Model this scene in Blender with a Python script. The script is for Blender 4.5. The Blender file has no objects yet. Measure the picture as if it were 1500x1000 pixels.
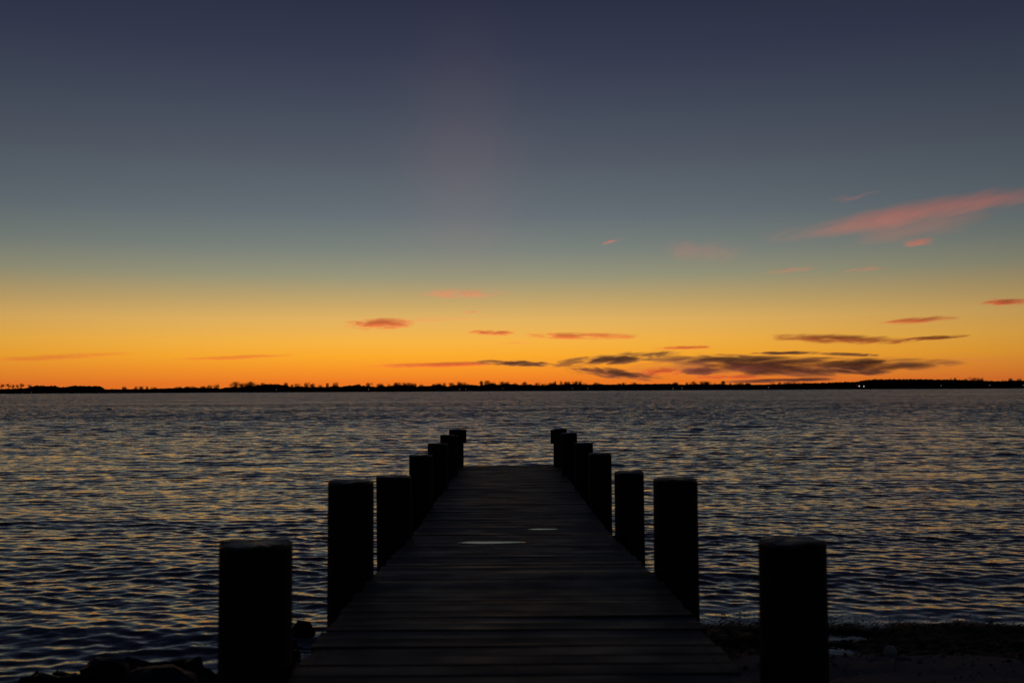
import bpy, bmesh, math, random
import numpy as np
from mathutils import Vector, Matrix, Euler

R = math.radians
sc = bpy.context.scene
COL = sc.collection
rng = random.Random(7)
nrng = np.random.default_rng(11)

# ------------------------------------------------------------------ camera
CAM_Z = 2.10                      # above the water
F_PX = 1458.0                     # 35 mm lens on a 36 mm sensor, in 1500-px units
cam_d = bpy.data.cameras.new('camera')
cam = bpy.data.objects.new('camera', cam_d)
COL.objects.link(cam)
cam_d.lens = 35.0
cam_d.sensor_width = 36.0
cam_d.clip_start = 0.05
cam_d.clip_end = 120000.0
PITCH, YAW, ROLL = R(2.79), R(-0.275), R(-0.30)
cam.matrix_world = (Matrix.Translation((0, 0, CAM_Z)) @ Matrix.Rotation(YAW, 4, 'Z')
                    @ Matrix.Rotation(R(90) + PITCH, 4, 'X') @ Matrix.Rotation(ROLL, 4, 'Z'))
cam_d.dof.use_dof = True
cam_d.dof.focus_distance = 24.0
cam_d.dof.aperture_fstop = 2.4
sc.camera = cam
MW = cam.matrix_world.copy()

def at(px, py, d):
    """world point seen at a place of the photograph, d metres out along the dock's direction"""
    v = MW.to_3x3() @ Vector(((px - 750) / F_PX, (500 - py) / F_PX, -1.0))
    return MW.translation + v * (d / v.y)

# ------------------------------------------------------------------ render settings
sc.view_settings.view_transform = 'Standard'
sc.view_settings.look = 'None'
sc.view_settings.exposure = 0.0
sc.view_settings.gamma = 1.0
sc.cycles.use_denoising = True
sc.cycles.use_adaptive_sampling = False
sc.cycles.max_bounces = 6
sc.cycles.volume_bounces = 1
sc.cycles.caustics_reflective = False
sc.cycles.caustics_refractive = False

def lin(c):
    return tuple(((v / 255.0) / 12.92 if v / 255.0 <= 0.04045 else ((v / 255.0 + 0.055) / 1.055) ** 2.4) for v in c) + (1.0,)

# ------------------------------------------------------------------ node helper
class NT:
    def __init__(self, tree):
        self.t = tree
        self.n = tree.nodes
        self.l = tree.links
    def add(self, kind, **kw):
        n = self.n.new(kind)
        for k, v in kw.items():
            setattr(n, k, v)
        return n
    def link(self, a, b):
        self.l.new(a, b)
    def put(self, sock, v):
        if v is None:
            return
        if isinstance(v, bpy.types.NodeSocket):
            self.l.new(v, sock)
        else:
            sock.default_value = v
    def m(self, op, a, b=None, c=None, clamp=False):
        n = self.add('ShaderNodeMath', operation=op, use_clamp=clamp)
        for s, v in zip(n.inputs, (a, b, c)):
            self.put(s, v)
        return n.outputs[0]
    def v(self, op, a, b=None):
        n = self.add('ShaderNodeVectorMath', operation=op)
        self.put(n.inputs[0], a)
        self.put(n.inputs[1], b)
        return n.outputs['Value'] if op in ('LENGTH', 'DOT_PRODUCT') else n.outputs[0]
    def mix(self, fac, a, b, blend='MIX'):
        n = self.add('ShaderNodeMix', data_type='RGBA', blend_type=blend)
        self.put(n.inputs[0], fac)
        self.put(n.inputs[6], a)
        self.put(n.inputs[7], b)
        return n.outputs[2]
    def ramp(self, fac, stops, interp='LINEAR'):
        n = self.add('ShaderNodeValToRGB')
        n.color_ramp.interpolation = interp
        e = n.color_ramp.elements
        while len(e) > 1:
            e.remove(e[-1])
        e[0].position, e[0].color = stops[0]
        for p, c in stops[1:]:
            k = e.new(p)
            k.color = c
        self.put(n.inputs[0], fac)
        return n.outputs[0]
    def noise(self, vec, scale, detail=2.0, rough=0.5, dist=0.0):
        n = self.add('ShaderNodeTexNoise')
        self.put(n.inputs['Vector'], vec)
        n.inputs['Scale'].default_value = scale
        n.inputs['Detail'].default_value = detail
        n.inputs['Roughness'].default_value = rough
        n.inputs['Distortion'].default_value = dist
        return n
    def maprange(self, v, a, b, c=0.0, d=1.0, smooth=False):
        n = self.add('ShaderNodeMapRange')
        if smooth:
            n.interpolation_type = 'SMOOTHSTEP'
        self.put(n.inputs[0], v)
        for i, q in enumerate((a, b, c, d)):
            self.put(n.inputs[i + 1], q)
        return n.outputs[0]

# ------------------------------------------------------------------ world: clear dusk sky after sunset
SUN_AZ = R(-4.0)                  # where the sun went down, measured from the dock's direction (+Y)
SUN_EL = R(-2.2)
w = bpy.data.worlds.new('World')
sc.world = w
w.use_nodes = True
T = NT(w.node_tree)
T.n.clear()
geo = T.add('ShaderNodeTexCoord')
sep = T.add('ShaderNodeSeparateXYZ')
T.link(T.v('NORMALIZE', geo.outputs['Generated']), sep.inputs[0])
X, Y, Z = sep.outputs
elev = T.m('MULTIPLY', T.m('ARCSINE', Z), 180 / math.pi)
tpar = T.m('SQRT', T.m('DIVIDE', T.m('MAXIMUM', elev, 0.0), 90.0))
S = lambda e: math.sqrt(e / 90.0)
west = [(0, (226, 106, 34)), (0.5, (238, 122, 36)), (1.2, (247, 148, 40)), (2.0, (252, 171, 46)), (2.8, (247, 180, 68)),
        (4.0, (227, 179, 96)), (5.2, (192, 164, 108)), (6.5, (152, 149, 122)), (8.0, (124, 131, 124)),
        (10.0, (101, 111, 117)), (13.0, (84, 91, 102)), (16.0, (67, 74, 90)), (19.0, (53, 58, 78)),
        (22.0, (43, 47, 67)), (30.0, (34, 38, 58)), (50.0, (20, 24, 41)), (90.0, (12, 15, 28))]
away = [(0, (44, 42, 50)), (4, (40, 46, 54)), (9, (30, 46, 56)), (18, (22, 34, 46)), (40, (19, 22, 38)), (90, (12, 15, 28))]
c_w = T.ramp(tpar, [(S(e), lin(c)) for e, c in west])
c_a = T.ramp(tpar, [(S(e), lin(c)) for e, c in away])
hyp = T.m('SQRT', T.m('ADD', T.m('MULTIPLY', X, X), T.m('MULTIPLY', Y, Y)))
caz = T.m('DIVIDE', T.m('ADD', T.m('MULTIPLY', X, math.sin(SUN_AZ)), T.m('MULTIPLY', Y, math.cos(SUN_AZ))),
          T.m('MAXIMUM', hyp, 1e-4))
fw = T.m('POWER', T.m('MULTIPLY', T.m('ADD', caz, 1.0), 0.5), 5.4)
base = T.mix(fw, c_a, c_w)
# faint rosy column of light standing over the place where the sun set
PIL = R(-2.6)
cp = T.m('DIVIDE', T.m('ADD', T.m('MULTIPLY', X, math.sin(PIL)), T.m('MULTIPLY', Y, math.cos(PIL))), T.m('MAXIMUM', hyp, 1e-4))
daz = T.m('ARCCOSINE', T.m('MINIMUM', cp, 1.0))
col_az = T.m('POWER', math.e, T.m('MULTIPLY', T.m('POWER', T.m('DIVIDE', daz, R(3.2)), 2.0), -1.0))
col_el = T.m('MULTIPLY', T.maprange(elev, 4.0, 9.0, smooth=True), T.maprange(elev, 9.0, 24.0, 1.0, 0.0, smooth=True))
glow = T.m('MULTIPLY', col_az, col_el)
base = T.mix(T.m('MULTIPLY', glow, 0.085), base, lin((168, 120, 122)))
bg = T.add('ShaderNodeBackground')
T.link(base, bg.inputs[0])
bg.inputs[1].default_value = 1.0
out = T.add('ShaderNodeOutputWorld')
T.link(bg.outputs[0], out.inputs[0])

# the sun itself, already below the horizon: it only reaches the clouds from underneath
sun_d = bpy.data.lights.new('sun', 'SUN')
sun = bpy.data.objects.new('sun', sun_d)
COL.objects.link(sun)
sun_d.energy = 2.6
sun_d.angle = R(0.5)
sun_d.color = (1.0, 0.27, 0.13)
tosun = Vector((math.sin(SUN_AZ) * math.cos(SUN_EL), math.cos(SUN_AZ) * math.cos(SUN_EL), math.sin(SUN_EL)))
sun.rotation_euler = tosun.to_track_quat('Z', 'Y').to_euler()
sun.location = (0, 0, 30)

# ------------------------------------------------------------------ object helpers
def tag(o, label=None, cat=None, group=None, kind=None):
    if label: o['label'] = label
    if cat: o['category'] = cat
    if group: o['group'] = group
    if kind: o['kind'] = kind
    return o

def obj(name, me, mats=(), parent=None, loc=None):
    o = bpy.data.objects.new(name, me)
    COL.objects.link(o)
    for m_ in (mats if isinstance(mats, (list, tuple)) else [mats]):
        if m_ is not None and me is not None and m_.name not in [q.name for q in me.materials if q]:
            me.materials.append(m_)
    if parent:
        o.parent = parent
    if loc is not None:
        o.location = loc
    return o

def empty(name, loc=(0, 0, 0)):
    o = bpy.data.objects.new(name, None)
    o.empty_display_size = 0.2
    COL.objects.link(o)
    o.location = loc
    return o

def mesh(name, v, f, smooth=False, mi=None):
    me = bpy.data.meshes.new(name)
    me.from_pydata([tuple(p) for p in v], [], f)
    if smooth:
        me.polygons.foreach_set('use_smooth', [True] * len(me.polygons))
    if mi is not None:
        me.polygons.foreach_set('material_index', mi)
    me.update()
    return me

def grid_mesh(name, P, smooth=True):
    """P: (rows, cols, 3) array -> quad sheet"""
    r, c, _ = P.shape
    me = bpy.data.meshes.new(name)
    me.vertices.add(r * c)
    me.vertices.foreach_set('co', np.ascontiguousarray(P, dtype=np.float32).ravel())
    i = (np.arange(r - 1)[:, None] * c + np.arange(c - 1)[None, :]).ravel()
    q = np.stack([i, i + 1, i + c + 1, i + c], 1).astype(np.int32)
    n = len(q)
    me.loops.add(n * 4)
    me.loops.foreach_set('vertex_index', q.ravel())
    me.polygons.add(n)
    me.polygons.foreach_set('loop_start', np.arange(n, dtype=np.int32) * 4)
    me.polygons.foreach_set('use_smooth', np.ones(n, dtype=bool))
    me.update(calc_edges=True)
    return me

def tube(v, f, pts, rad, seg=5):
    """append a tapered tube"""
    prev = None
    for k, (p, r_) in enumerate(zip(pts, rad)):
        p = Vector(p)
        a = Vector(pts[min(k + 1, len(pts) - 1)]) - Vector(pts[max(k - 1, 0)])
        a.normalize()
        u = a.orthogonal().normalized()
        w_ = a.cross(u)
        ring = []
        for s in range(seg):
            t = 2 * math.pi * s / seg
            ring.append(len(v))
            v.append(p + (u * math.cos(t) + w_ * math.sin(t)) * r_)
        if prev:
            for s in range(seg):
                f.append((prev[s], prev[(s + 1) % seg], ring[(s + 1) % seg], ring[s]))
        prev = ring

def newmat(name):
    m_ = bpy.data.materials.new(name)
    m_.use_nodes = True
    t = NT(m_.node_tree)
    return m_, t, m_.node_tree.nodes['Principled BSDF'], m_.node_tree.nodes['Material Output']

def simple(name, col, rough=0.7, spec=0.4, var=0.4, scale=3.0, bump=0.0, coord='Object'):
    m_, t, b, o = newmat(name)
    tc = t.add('ShaderNodeTexCoord')
    n = t.noise(tc.outputs[coord], scale, 5.0, 0.6)
    f_ = t.maprange(n.outputs[0], 0.3, 0.7, 1 - var, 1 + var)
    t.put(b.inputs['Base Color'], t.mix(1.0, tuple(col) + (1,), f_, 'MULTIPLY'))
    b.inputs['Roughness'].default_value = rough
    b.inputs['Specular IOR Level'].default_value = spec
    if bump:
        bp = t.add('ShaderNodeBump')
        bp.inputs['Distance'].default_value = bump
        t.link(n.outputs[0], bp.inputs['Height'])
        t.link(bp.outputs[0], b.inputs['Normal'])
    return m_

# ------------------------------------------------------------------ materials
def mat_water():
    m_, t, b, o = newmat('lake_water')
    g = t.add('ShaderNodeNewGeometry')
    at_ = t.add('ShaderNodeAttribute', attribute_name='ripple')
    pos = g.outputs['Position']
    p1 = t.v('MULTIPLY', pos, (4.5, 12.0, 4.0))
    n1 = t.noise(p1, 1.0, 4.0, 0.66)
    s1 = t.v('SUBTRACT', n1.outputs['Color'], (0.5, 0.5, 0.5))
    n2 = t.noise(t.v('MULTIPLY', pos, (1.3, 2.6, 1.0)), 1.0, 2.0, 0.5)
    far = t.add('ShaderNodeAttribute', attribute_name='far')
    s2 = t.add('ShaderNodeVectorMath', operation='SCALE')
    t.link(t.v('SUBTRACT', n2.outputs['Color'], (0.5, 0.5, 0.5)), s2.inputs[0])
    t.link(t.m('MULTIPLY', far.outputs['Fac'], 0.9), s2.inputs['Scale'])
    s1 = t.v('ADD', s1, s2.outputs[0])
    # gusts: broad streaks where the surface is rougher or calmer
    gq = t.noise(t.v('MULTIPLY', pos, (0.010, 0.045, 0.0)), 1.0, 3.0, 0.55)
    gust = t.maprange(gq.outputs[0], 0.32, 0.68, 0.72, 1.25)
    amp = t.m('MULTIPLY', t.m('MULTIPLY', at_.outputs['Fac'], 4.6), gust)
    vv = t.add('ShaderNodeVectorMath', operation='SCALE')
    t.link(t.v('MULTIPLY', s1, (0.75, 1.0, 0.0)), vv.inputs[0])
    t.link(amp, vv.inputs['Scale'])
    # the wind blows onshore, so the small ripples are steeper on the side that faces the beach
    lee = t.add('ShaderNodeAttribute', attribute_name='lee')
    lv = t.add('ShaderNodeCombineXYZ')
    t.link(t.m('MULTIPLY', t.m('MULTIPLY', lee.outputs['Fac'], gust), -1.0), lv.inputs[1])
    nn = t.v('NORMALIZE', t.v('ADD', t.v('ADD', g.outputs['Normal'], vv.outputs[0]), lv.outputs[0]))
    t.link(nn, b.inputs['Normal'])
    b.inputs['Base Color'].default_value = (0.004, 0.006, 0.010, 1)
    b.inputs['Roughness'].default_value = 0.06
    b.inputs['IOR'].default_value = 1.333
    return m_

def mat_wood():
    m_, t, b, o = newmat('weathered_deck_wood')
    tc = t.add('ShaderNodeTexCoord')
    oi = t.add('ShaderNodeObjectInfo')
    off = t.add('ShaderNodeCombineXYZ')
    t.link(t.m('MULTIPLY', oi.outputs['Random'], 57.0), off.inputs[0])
    t.link(t.m('MULTIPLY', oi.outputs['Random'], 31.0), off.inputs[1])
    p = t.v('ADD', tc.outputs['Object'], off.outputs[0])
    grain = t.noise(t.v('MULTIPLY', p, (1.6, 34.0, 20.0)), 1.0, 5.0, 0.6, 0.4)
    blot = t.noise(t.v('MULTIPLY', p, (2.3, 4.0, 2.0)), 1.0, 4.0, 0.6)
    knot = t.add('ShaderNodeTexVoronoi')
    t.put(knot.inputs['Vector'], t.v('MULTIPLY', p, (3.2, 9.0, 1.0)))
    kf = t.maprange(knot.outputs['Distance'], 0.03, 0.13, 0.25, 1.0)
    tone = t.m('MULTIPLY', t.maprange(oi.outputs['Random'], 0, 1, 0.55, 1.35), t.maprange(grain.outputs[0], 0.3, 0.7, 0.6, 1.3))
    tone = t.m('MULTIPLY', t.m('MULTIPLY', tone, kf), t.maprange(blot.outputs[0], 0.3, 0.7, 0.65, 1.25))
    c = t.mix(blot.outputs[0], (0.033, 0.031, 0.030, 1), (0.025, 0.026, 0.028, 1))
    t.put(b.inputs['Base Color'], t.mix(1.0, c, tone, 'MULTIPLY'))
    t.put(b.inputs['Roughness'], t.maprange(blot.outputs[0], 0.35, 0.65, 0.50, 0.72))
    b.inputs['Specular IOR Level'].default_value = 0.28
    bp = t.add('ShaderNodeBump')
    bp.inputs['Distance'].default_value = 0.004
    bp.inputs['Strength'].default_value = 0.8
    t.link(grain.outputs[0], bp.inputs['Height'])
    t.link(bp.outputs[0], b.inputs['Normal'])
    return m_

def mat_pile():
    m_, t, b, o = newmat('dark_pile_wood')
    tc = t.add('ShaderNodeTexCoord')
    n = t.noise(t.v('MULTIPLY', tc.outputs['Object'], (26.0, 26.0, 1.6)), 1.0, 5.0, 0.6, 0.3)
    t.put(b.inputs['Base Color'], t.mix(n.outputs[0], (0.012, 0.010, 0.008, 1), (0.040, 0.034, 0.028, 1)))
    b.inputs['Roughness'].default_value = 0.85
    b.inputs['Specular IOR Level'].default_value = 0.2
    bp = t.add('ShaderNodeBump')
    bp.inputs['Distance'].default_value = 0.01
    t.link(n.outputs[0], bp.inputs['Height'])
    t.link(bp.outputs[0], b.inputs['Normal'])
    return m_

def mat_endgrain():
    m_, t, b, o = newmat('wet_end_grain')
    tc = t.add('ShaderNodeTexCoord')
    n = t.noise(tc.outputs['Object'], 9.0, 4.0, 0.6)
    wv = t.add('ShaderNodeTexWave', wave_type='RINGS', rings_direction='Z')
    t.link(tc.outputs['Object'], wv.inputs['Vector'])
    wv.inputs['Scale'].default_value = 14.0
    wv.inputs['Distortion'].default_value = 2.5
    f_ = t.m('ADD', t.m('MULTIPLY', wv.outputs[1], 0.5), t.m('MULTIPLY', n.outputs[0], 0.5))
    t.put(b.inputs['Base Color'], t.mix(f_, (0.035, 0.028, 0.022, 1), (0.11, 0.09, 0.075, 1)))
    t.put(b.inputs['Roughness'], t.maprange(n.outputs[0], 0.40, 0.58, 0.42, 0.65))
    b.inputs['Specular IOR Level'].default_value = 0.4
    bp = t.add('ShaderNodeBump')
    bp.inputs['Distance'].default_value = 0.002
    t.link(n.outputs[0], bp.inputs['Height'])
    t.link(bp.outputs[0], b.inputs['Normal'])
    return m_

def mat_beach():
    m_, t, b, o = newmat('beach_sand')
    g = t.add('ShaderNodeNewGeometry')
    pos = g.outputs['Position']
    dry = t.add('ShaderNodeAttribute', attribute_name='dry')
    n1 = t.noise(pos, 2.2, 5.0, 0.65)
    n2 = t.noise(t.v('MULTIPLY', pos, (9.0, 22.0, 9.0)), 1.0, 5.0, 0.7)
    n3 = t.noise(pos, 90.0, 3.0, 0.6)
    f_ = t.m('ADD', dry.outputs['Fac'], t.m('MULTIPLY', t.m('SUBTRACT', n1.outputs[0], 0.5), 2.0))
    f_ = t.m('ADD', f_, t.m('MULTIPLY', t.m('SUBTRACT', n2.outputs[0], 0.5), 0.7))
    f_ = t.maprange(f_, 0.25, 0.75, smooth=True)
    sand = t.mix(n3.outputs[0], (0.11, 0.10, 0.09, 1), (0.34, 0.31, 0.28, 1))
    wet = t.mix(n2.outputs[0], (0.002, 0.002, 0.002, 1), (0.010, 0.009, 0.009, 1))
    t.put(b.inputs['Base Color'], t.mix(f_, wet, sand))
    t.put(b.inputs['Roughness'], t.maprange(f_, 0, 1, 0.62, 0.9))
    b.inputs['Specular IOR Level'].default_value = 0.08
    bp = t.add('ShaderNodeBump')
    bp.inputs['Distance'].default_value = 0.03
    t.link(t.m('ADD', n2.outputs[0], t.m('MULTIPLY', n3.outputs[0], 0.25)), bp.inputs['Height'])
    t.link(bp.outputs[0], b.inputs['Normal'])
    return m_

M_WATER = mat_water()
M_WOOD = mat_wood()
M_PILE = mat_pile()
M_END = mat_endgrain()
M_BEACH = mat_beach()
M_BEAM = simple('dark_beam_wood', (0.022, 0.018, 0.015), 0.85, 0.2, 0.5, 4.0, 0.004)
M_ROCK = simple('wet_dark_rock', (0.016, 0.015, 0.014), 0.62, 0.3, 0.6, 6.0, 0.02)
M_STONE = simple('pale_stone', (0.55, 0.46, 0.37), 0.7, 0.3, 0.2, 20.0, 0.002)
M_LAND = simple('far_bank_soil', (0.020, 0.018, 0.014), 0.95, 0.0, 0.4, 0.05)
M_BARK = simple('dark_bark', (0.014, 0.011, 0.009), 0.9, 0.1, 0.4, 0.6)
M_TWIG = simple('bare_twigs', (0.030, 0.020, 0.014), 0.9, 0.1, 0.4, 0.4)
M_NEEDLE = simple('evergreen_needles', (0.012, 0.018, 0.010), 0.9, 0.1, 0.5, 0.4)
M_WOODS = simple('woodland_twigs', (0.012, 0.011, 0.008), 0.95, 0.0, 0.5, 0.3)
M_POLE = simple('grey_lamp_post', (0.05, 0.05, 0.05), 0.6, 0.3, 0.2, 2.0)
M_DUCK = simple('dark_plumage', (0.02, 0.018, 0.016), 0.7, 0.3, 0.3, 20.0)
M_NAIL = simple('rusty_nail_head', (0.006, 0.004, 0.003), 0.8, 0.1, 0.4, 30.0)

def mat_puddle():
    m_, t, b, o = newmat('puddle_water')
    g = t.add('ShaderNodeNewGeometry')
    n = t.noise(g.outputs['Position'], 14.0, 2.0)
    bp = t.add('ShaderNodeBump')
    bp.inputs['Distance'].default_value = 0.0006
    t.link(n.outputs[0], bp.inputs['Height'])
    t.link(bp.outputs[0], b.inputs['Normal'])
    b.inputs['Base Color'].default_value = (0.012, 0.010, 0.009, 1)
    b.inputs['Roughness'].default_value = 0.03
    b.inputs['IOR'].default_value = 1.333
    return m_
M_PUDDLE = mat_puddle()

def mat_lamp(name, col, s):
    m_ = bpy.data.materials.new(name)
    m_.use_nodes = True
    t = NT(m_.node_tree)
    t.n.clear()
    e = t.add('ShaderNodeEmission')
    e.inputs[0].default_value = tuple(col) + (1,)
    e.inputs[1].default_value = s
    o = t.add('ShaderNodeOutputMaterial')
    t.link(e.outputs[0], o.inputs[0])
    return m_
M_LAMP = mat_lamp('lit_lamp_white', (1.0, 0.95, 0.85), 1.1)
M_LAMP_DIM = mat_lamp('lit_lamp_dim', (1.0, 0.85, 0.6), 0.30)

# ------------------------------------------------------------------ shore line and terrain
def shore_d(x):
    """distance out at which the near shore meets the water"""
    pts = [(-60, 1.0), (-12, 5.2), (-5, 6.2), (-3.4, 6.6), (-2.6, 7.0), (-1.6, 7.1), (0.0, 8.0), (1.2, 8.9), (2.0, 9.15),
           (3.4, 9.05), (5.0, 8.7), (8.0, 8.9), (14, 9.5), (60, 14.0)]
    return np.interp(x, [p[0] for p in pts], [p[1] for p in pts])

def vnoise(x, y, seed=0, n=14, lo=0.5, hi=3.0):
    q = np.random.default_rng(seed)
    s = np.zeros_like(x)
    for _ in range(n):
        k = 2 * math.pi / math.exp(q.uniform(math.log(lo), math.log(hi)))
        a = q.uniform(0, 2 * math.pi)
        s += np.sin(k * (x * math.cos(a) + y * math.sin(a)) + q.uniform(0, 6.28)) * q.uniform(.5, 1) / n ** 0.5
    return s

def ground_h(x, d):
    t = shore_d(x) - d                       # metres up the shore
    h = np.where(t > 0, 0.02 * np.minimum(t, 1.35) + 0.11 * np.maximum(t - 1.35, 0), 0.16 * t)
    step = np.clip((t - 1.2) / 0.35, 0, 1)   # little berm where the dry sand begins
    right = np.clip((x - 1.2) / 0.6, 0, 1)
    h = h + 0.05 * step * right
    pool = np.exp(-((t - 1.05) / 0.20) ** 2) * np.exp(-((x - 2.35) / 0.42) ** 2)
    h = h - 0.075 * pool
    h = h - 0.05 * np.exp(-((t - 0.62) / 0.13) ** 2) * np.exp(-((x - 2.6) / 0.55) ** 2)
    bank = np.clip((-0.9 - x) / 0.5, 0, 1) * np.clip(t / 0.25, 0, 1) * np.clip((1.6 - t) / 0.6, 0, 1)
    h = h + bank * (0.19 + 0.035 * vnoise(x, d, 6, 24, .08, .5))
    h = np.minimum(h, 0.55 + 0.02 * np.maximum(t - 6, 0))
    h = np.maximum(h, -1.5)
    h = h + 0.006 * vnoise(x, d, 5, 20, .10, .45) * np.clip((t - .2) / .5, 0, 1)
    return h + 0.018 * vnoise(x, d, 3) + 0.05 * vnoise(x, d, 4, lo=3, hi=12) * np.clip(np.abs(t) / 2, 0, 1)

xs = np.concatenate([np.linspace(-80, -7, 50)[:-1], np.linspace(-7, 8, 260), np.linspace(8, 80, 50)[1:]])
ds = np.concatenate([np.linspace(-80, 2, 50)[:-1], np.linspace(2, 11, 190), np.linspace(11, 24, 30)[1:]])
XX, DD = np.meshgrid(xs, ds)
HH = ground_h(XX, DD)
me = grid_mesh('beach', np.stack([XX, DD, HH], -1))
dry = np.clip((shore_d(XX) - DD - 1.0) / 0.7, 0, 1) * np.clip((XX - 0.6) / 0.8, 0.0, 1)
a_ = me.attributes.new('dry', 'FLOAT', 'POINT')
a_.data.foreach_set('value', dry.astype(np.float32).ravel())
beach = obj('beach', me, M_BEACH)
tag(beach, 'dark wet shore with a strip of pale sand beside the dock', None, None, 'structure')

# ------------------------------------------------------------------ water: real wind waves
FAR_D = 1900.0
rows = [5.2]
while rows[-1] < 320:
    d_ = rows[-1]
    rows.append(d_ + (0.032 if d_ < 12 else 0.032 * (d_ / 12) ** 1.25))
while rows[-1] < FAR_D + 30:
    rows.append(rows[-1] + min(5.0, 1.9 + (rows[-1] - 320) * 0.008))
rows = np.array(rows)
NC = 720
u = np.linspace(-1, 1, NC)
u = np.sign(u) * (0.62 * np.abs(u) + 0.28 * np.abs(u) ** 3)
DD, UU = np.meshgrid(rows, u, indexing='ij')
XX = UU * (DD + 3.0)
row_step = np.gradient(rows)[:, None]
col_step = (2 * 0.62 / NC) * (DD + 3.0)
stepm = row_step + 0 * col_step
depth_damp = np.clip((DD - shore_d(XX)) / 1.0, 0, 1) * 0.85 + 0.15 * np.clip((DD - shore_d(XX) + 0.4) / 0.6, 0, 1)
grp = 1.0 + 0.36 * vnoise(XX * 0.45, DD, 21, 12, 4, 24)
SL = 0.108                                       # rms slope of the wind waves
DX = np.zeros_like(XX); DY = np.zeros_like(XX); DZ = np.zeros_like(XX)
# bands of ever longer waves; each is built only where the sheet is fine enough to carry it
bands = [0.11 * 1.5 ** b for b in range(15)]
wb = []
for b, L in enumerate(bands):
    r_ = L / stepm
    lo = np.clip((r_ - 2.4) / 1.8, 0, 1)
    spec = np.exp(-(np.log(np.maximum(L, 1e-3) / np.maximum(0.22, 3.0 * stepm)) / 0.95) ** 2)
    wb.append(lo * spec)
tot = np.sqrt(sum(q_ ** 2 for q_ in wb)) + 1e-6
FARF = np.clip((DD - 16) / 95, 0, 1); FARF = FARF * FARF * (3 - 2 * FARF)
far_calm = 1.0 - 0.93 * FARF
for L, q_ in zip(bands, wb):
    q_ = q_ / tot * SL * far_calm
    if q_.max() < 0.002:
        continue
    act = np.where(q_.max(axis=1) > 0.002)[0]
    a0, a1 = act[0], act[-1] + 1
    NWB = 16
    for i in range(NWB):
        lam = L * math.exp(nrng.uniform(-0.24, 0.24))
        k = 2 * math.pi / lam
        ang = nrng.normal(R(5), R(22 if 0.3 < L < 1.0 else 38))
        A = q_[a0:a1] * math.sqrt(2.0 / NWB) * nrng.uniform(0.6, 1.35) / k
        th = k * (XX[a0:a1] * math.sin(ang) + DD[a0:a1] * math.cos(ang)) + nrng.uniform(0, 6.283)
        s_, c_ = np.sin(th), np.cos(th)
        DZ[a0:a1] += A * c_
        DX[a0:a1] -= 0.8 * A * s_ * math.sin(ang)
        DY[a0:a1] -= 0.8 * A * s_ * math.cos(ang)
# a few longer, nearly parallel waves running in under the chop
for i in range(9):
    lam = math.exp(nrng.uniform(math.log(1.3), math.log(3.4)))
    k = 2 * math.pi / lam
    ang = nrng.normal(R(4), R(9))
    A = 0.027 * math.sqrt(2.0 / 9) * nrng.uniform(0.7, 1.3) / k * np.clip((lam / stepm - 3) / 3, 0, 1)
    A = A * (0.55 + 0.75 * np.clip(0.5 + 0.7 * vnoise(XX * 0.4, DD, 60 + i, 8, 5, 16), 0, 1.4))
    th = k * (XX * math.sin(ang) + DD * math.cos(ang)) + nrng.uniform(0, 6.283)
    DZ += A * np.cos(th)
    DY -= 0.8 * A * np.sin(th) * math.cos(ang)
env = grp * depth_damp
P = np.stack([XX + DX * env, DD + DY * env, DZ * env], -1)
me = grid_mesh('lake', P)
rip = (0.110 + 0.03 * FARF) * (0.35 + 0.65 * depth_damp)
a_ = me.attributes.new('far', 'FLOAT', 'POINT')
a_.data.foreach_set('value', FARF.astype(np.float32).ravel())
a_ = me.attributes.new('lee', 'FLOAT', 'POINT')
a_.data.foreach_set('value', (0.017 + 0.138 * FARF).astype(np.float32).ravel())
a_ = me.attributes.new('ripple', 'FLOAT', 'POINT')
a_.data.foreach_set('value', rip.astype(np.float32).ravel())
lake = obj('lake', me, M_WATER)
tag(lake, 'rippled dark water reflecting the orange dusk sky', None, None, 'structure')

# ------------------------------------------------------------------ far shore
def water_y(px):                 # pixel row of the far waterline
    return 575.4 - 7.8 * px / 1500.0

fx = np.linspace(-2600, 2600, 420)
fd = np.concatenate([np.linspace(FAR_D - 12, FAR_D + 60, 10), np.array([2200, 3000, 4500, 7000])])
XX, DD = np.meshgrid(fx, fd)
edge = FAR_D + 5 * vnoise(XX, XX * 0, 31, 10, 60, 400)
HH = np.clip((DD - edge) * 0.14, -1.0, 1.3) + 0.25 * vnoise(XX, DD, 32, 10, 15, 90) * (DD > edge)
far = obj('far_shore', grid_mesh('far_shore', np.stack([XX, DD, HH], -1)), M_LAND)
tag(far, 'low dark land along the far side of the water', None, None, 'structure')

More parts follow.
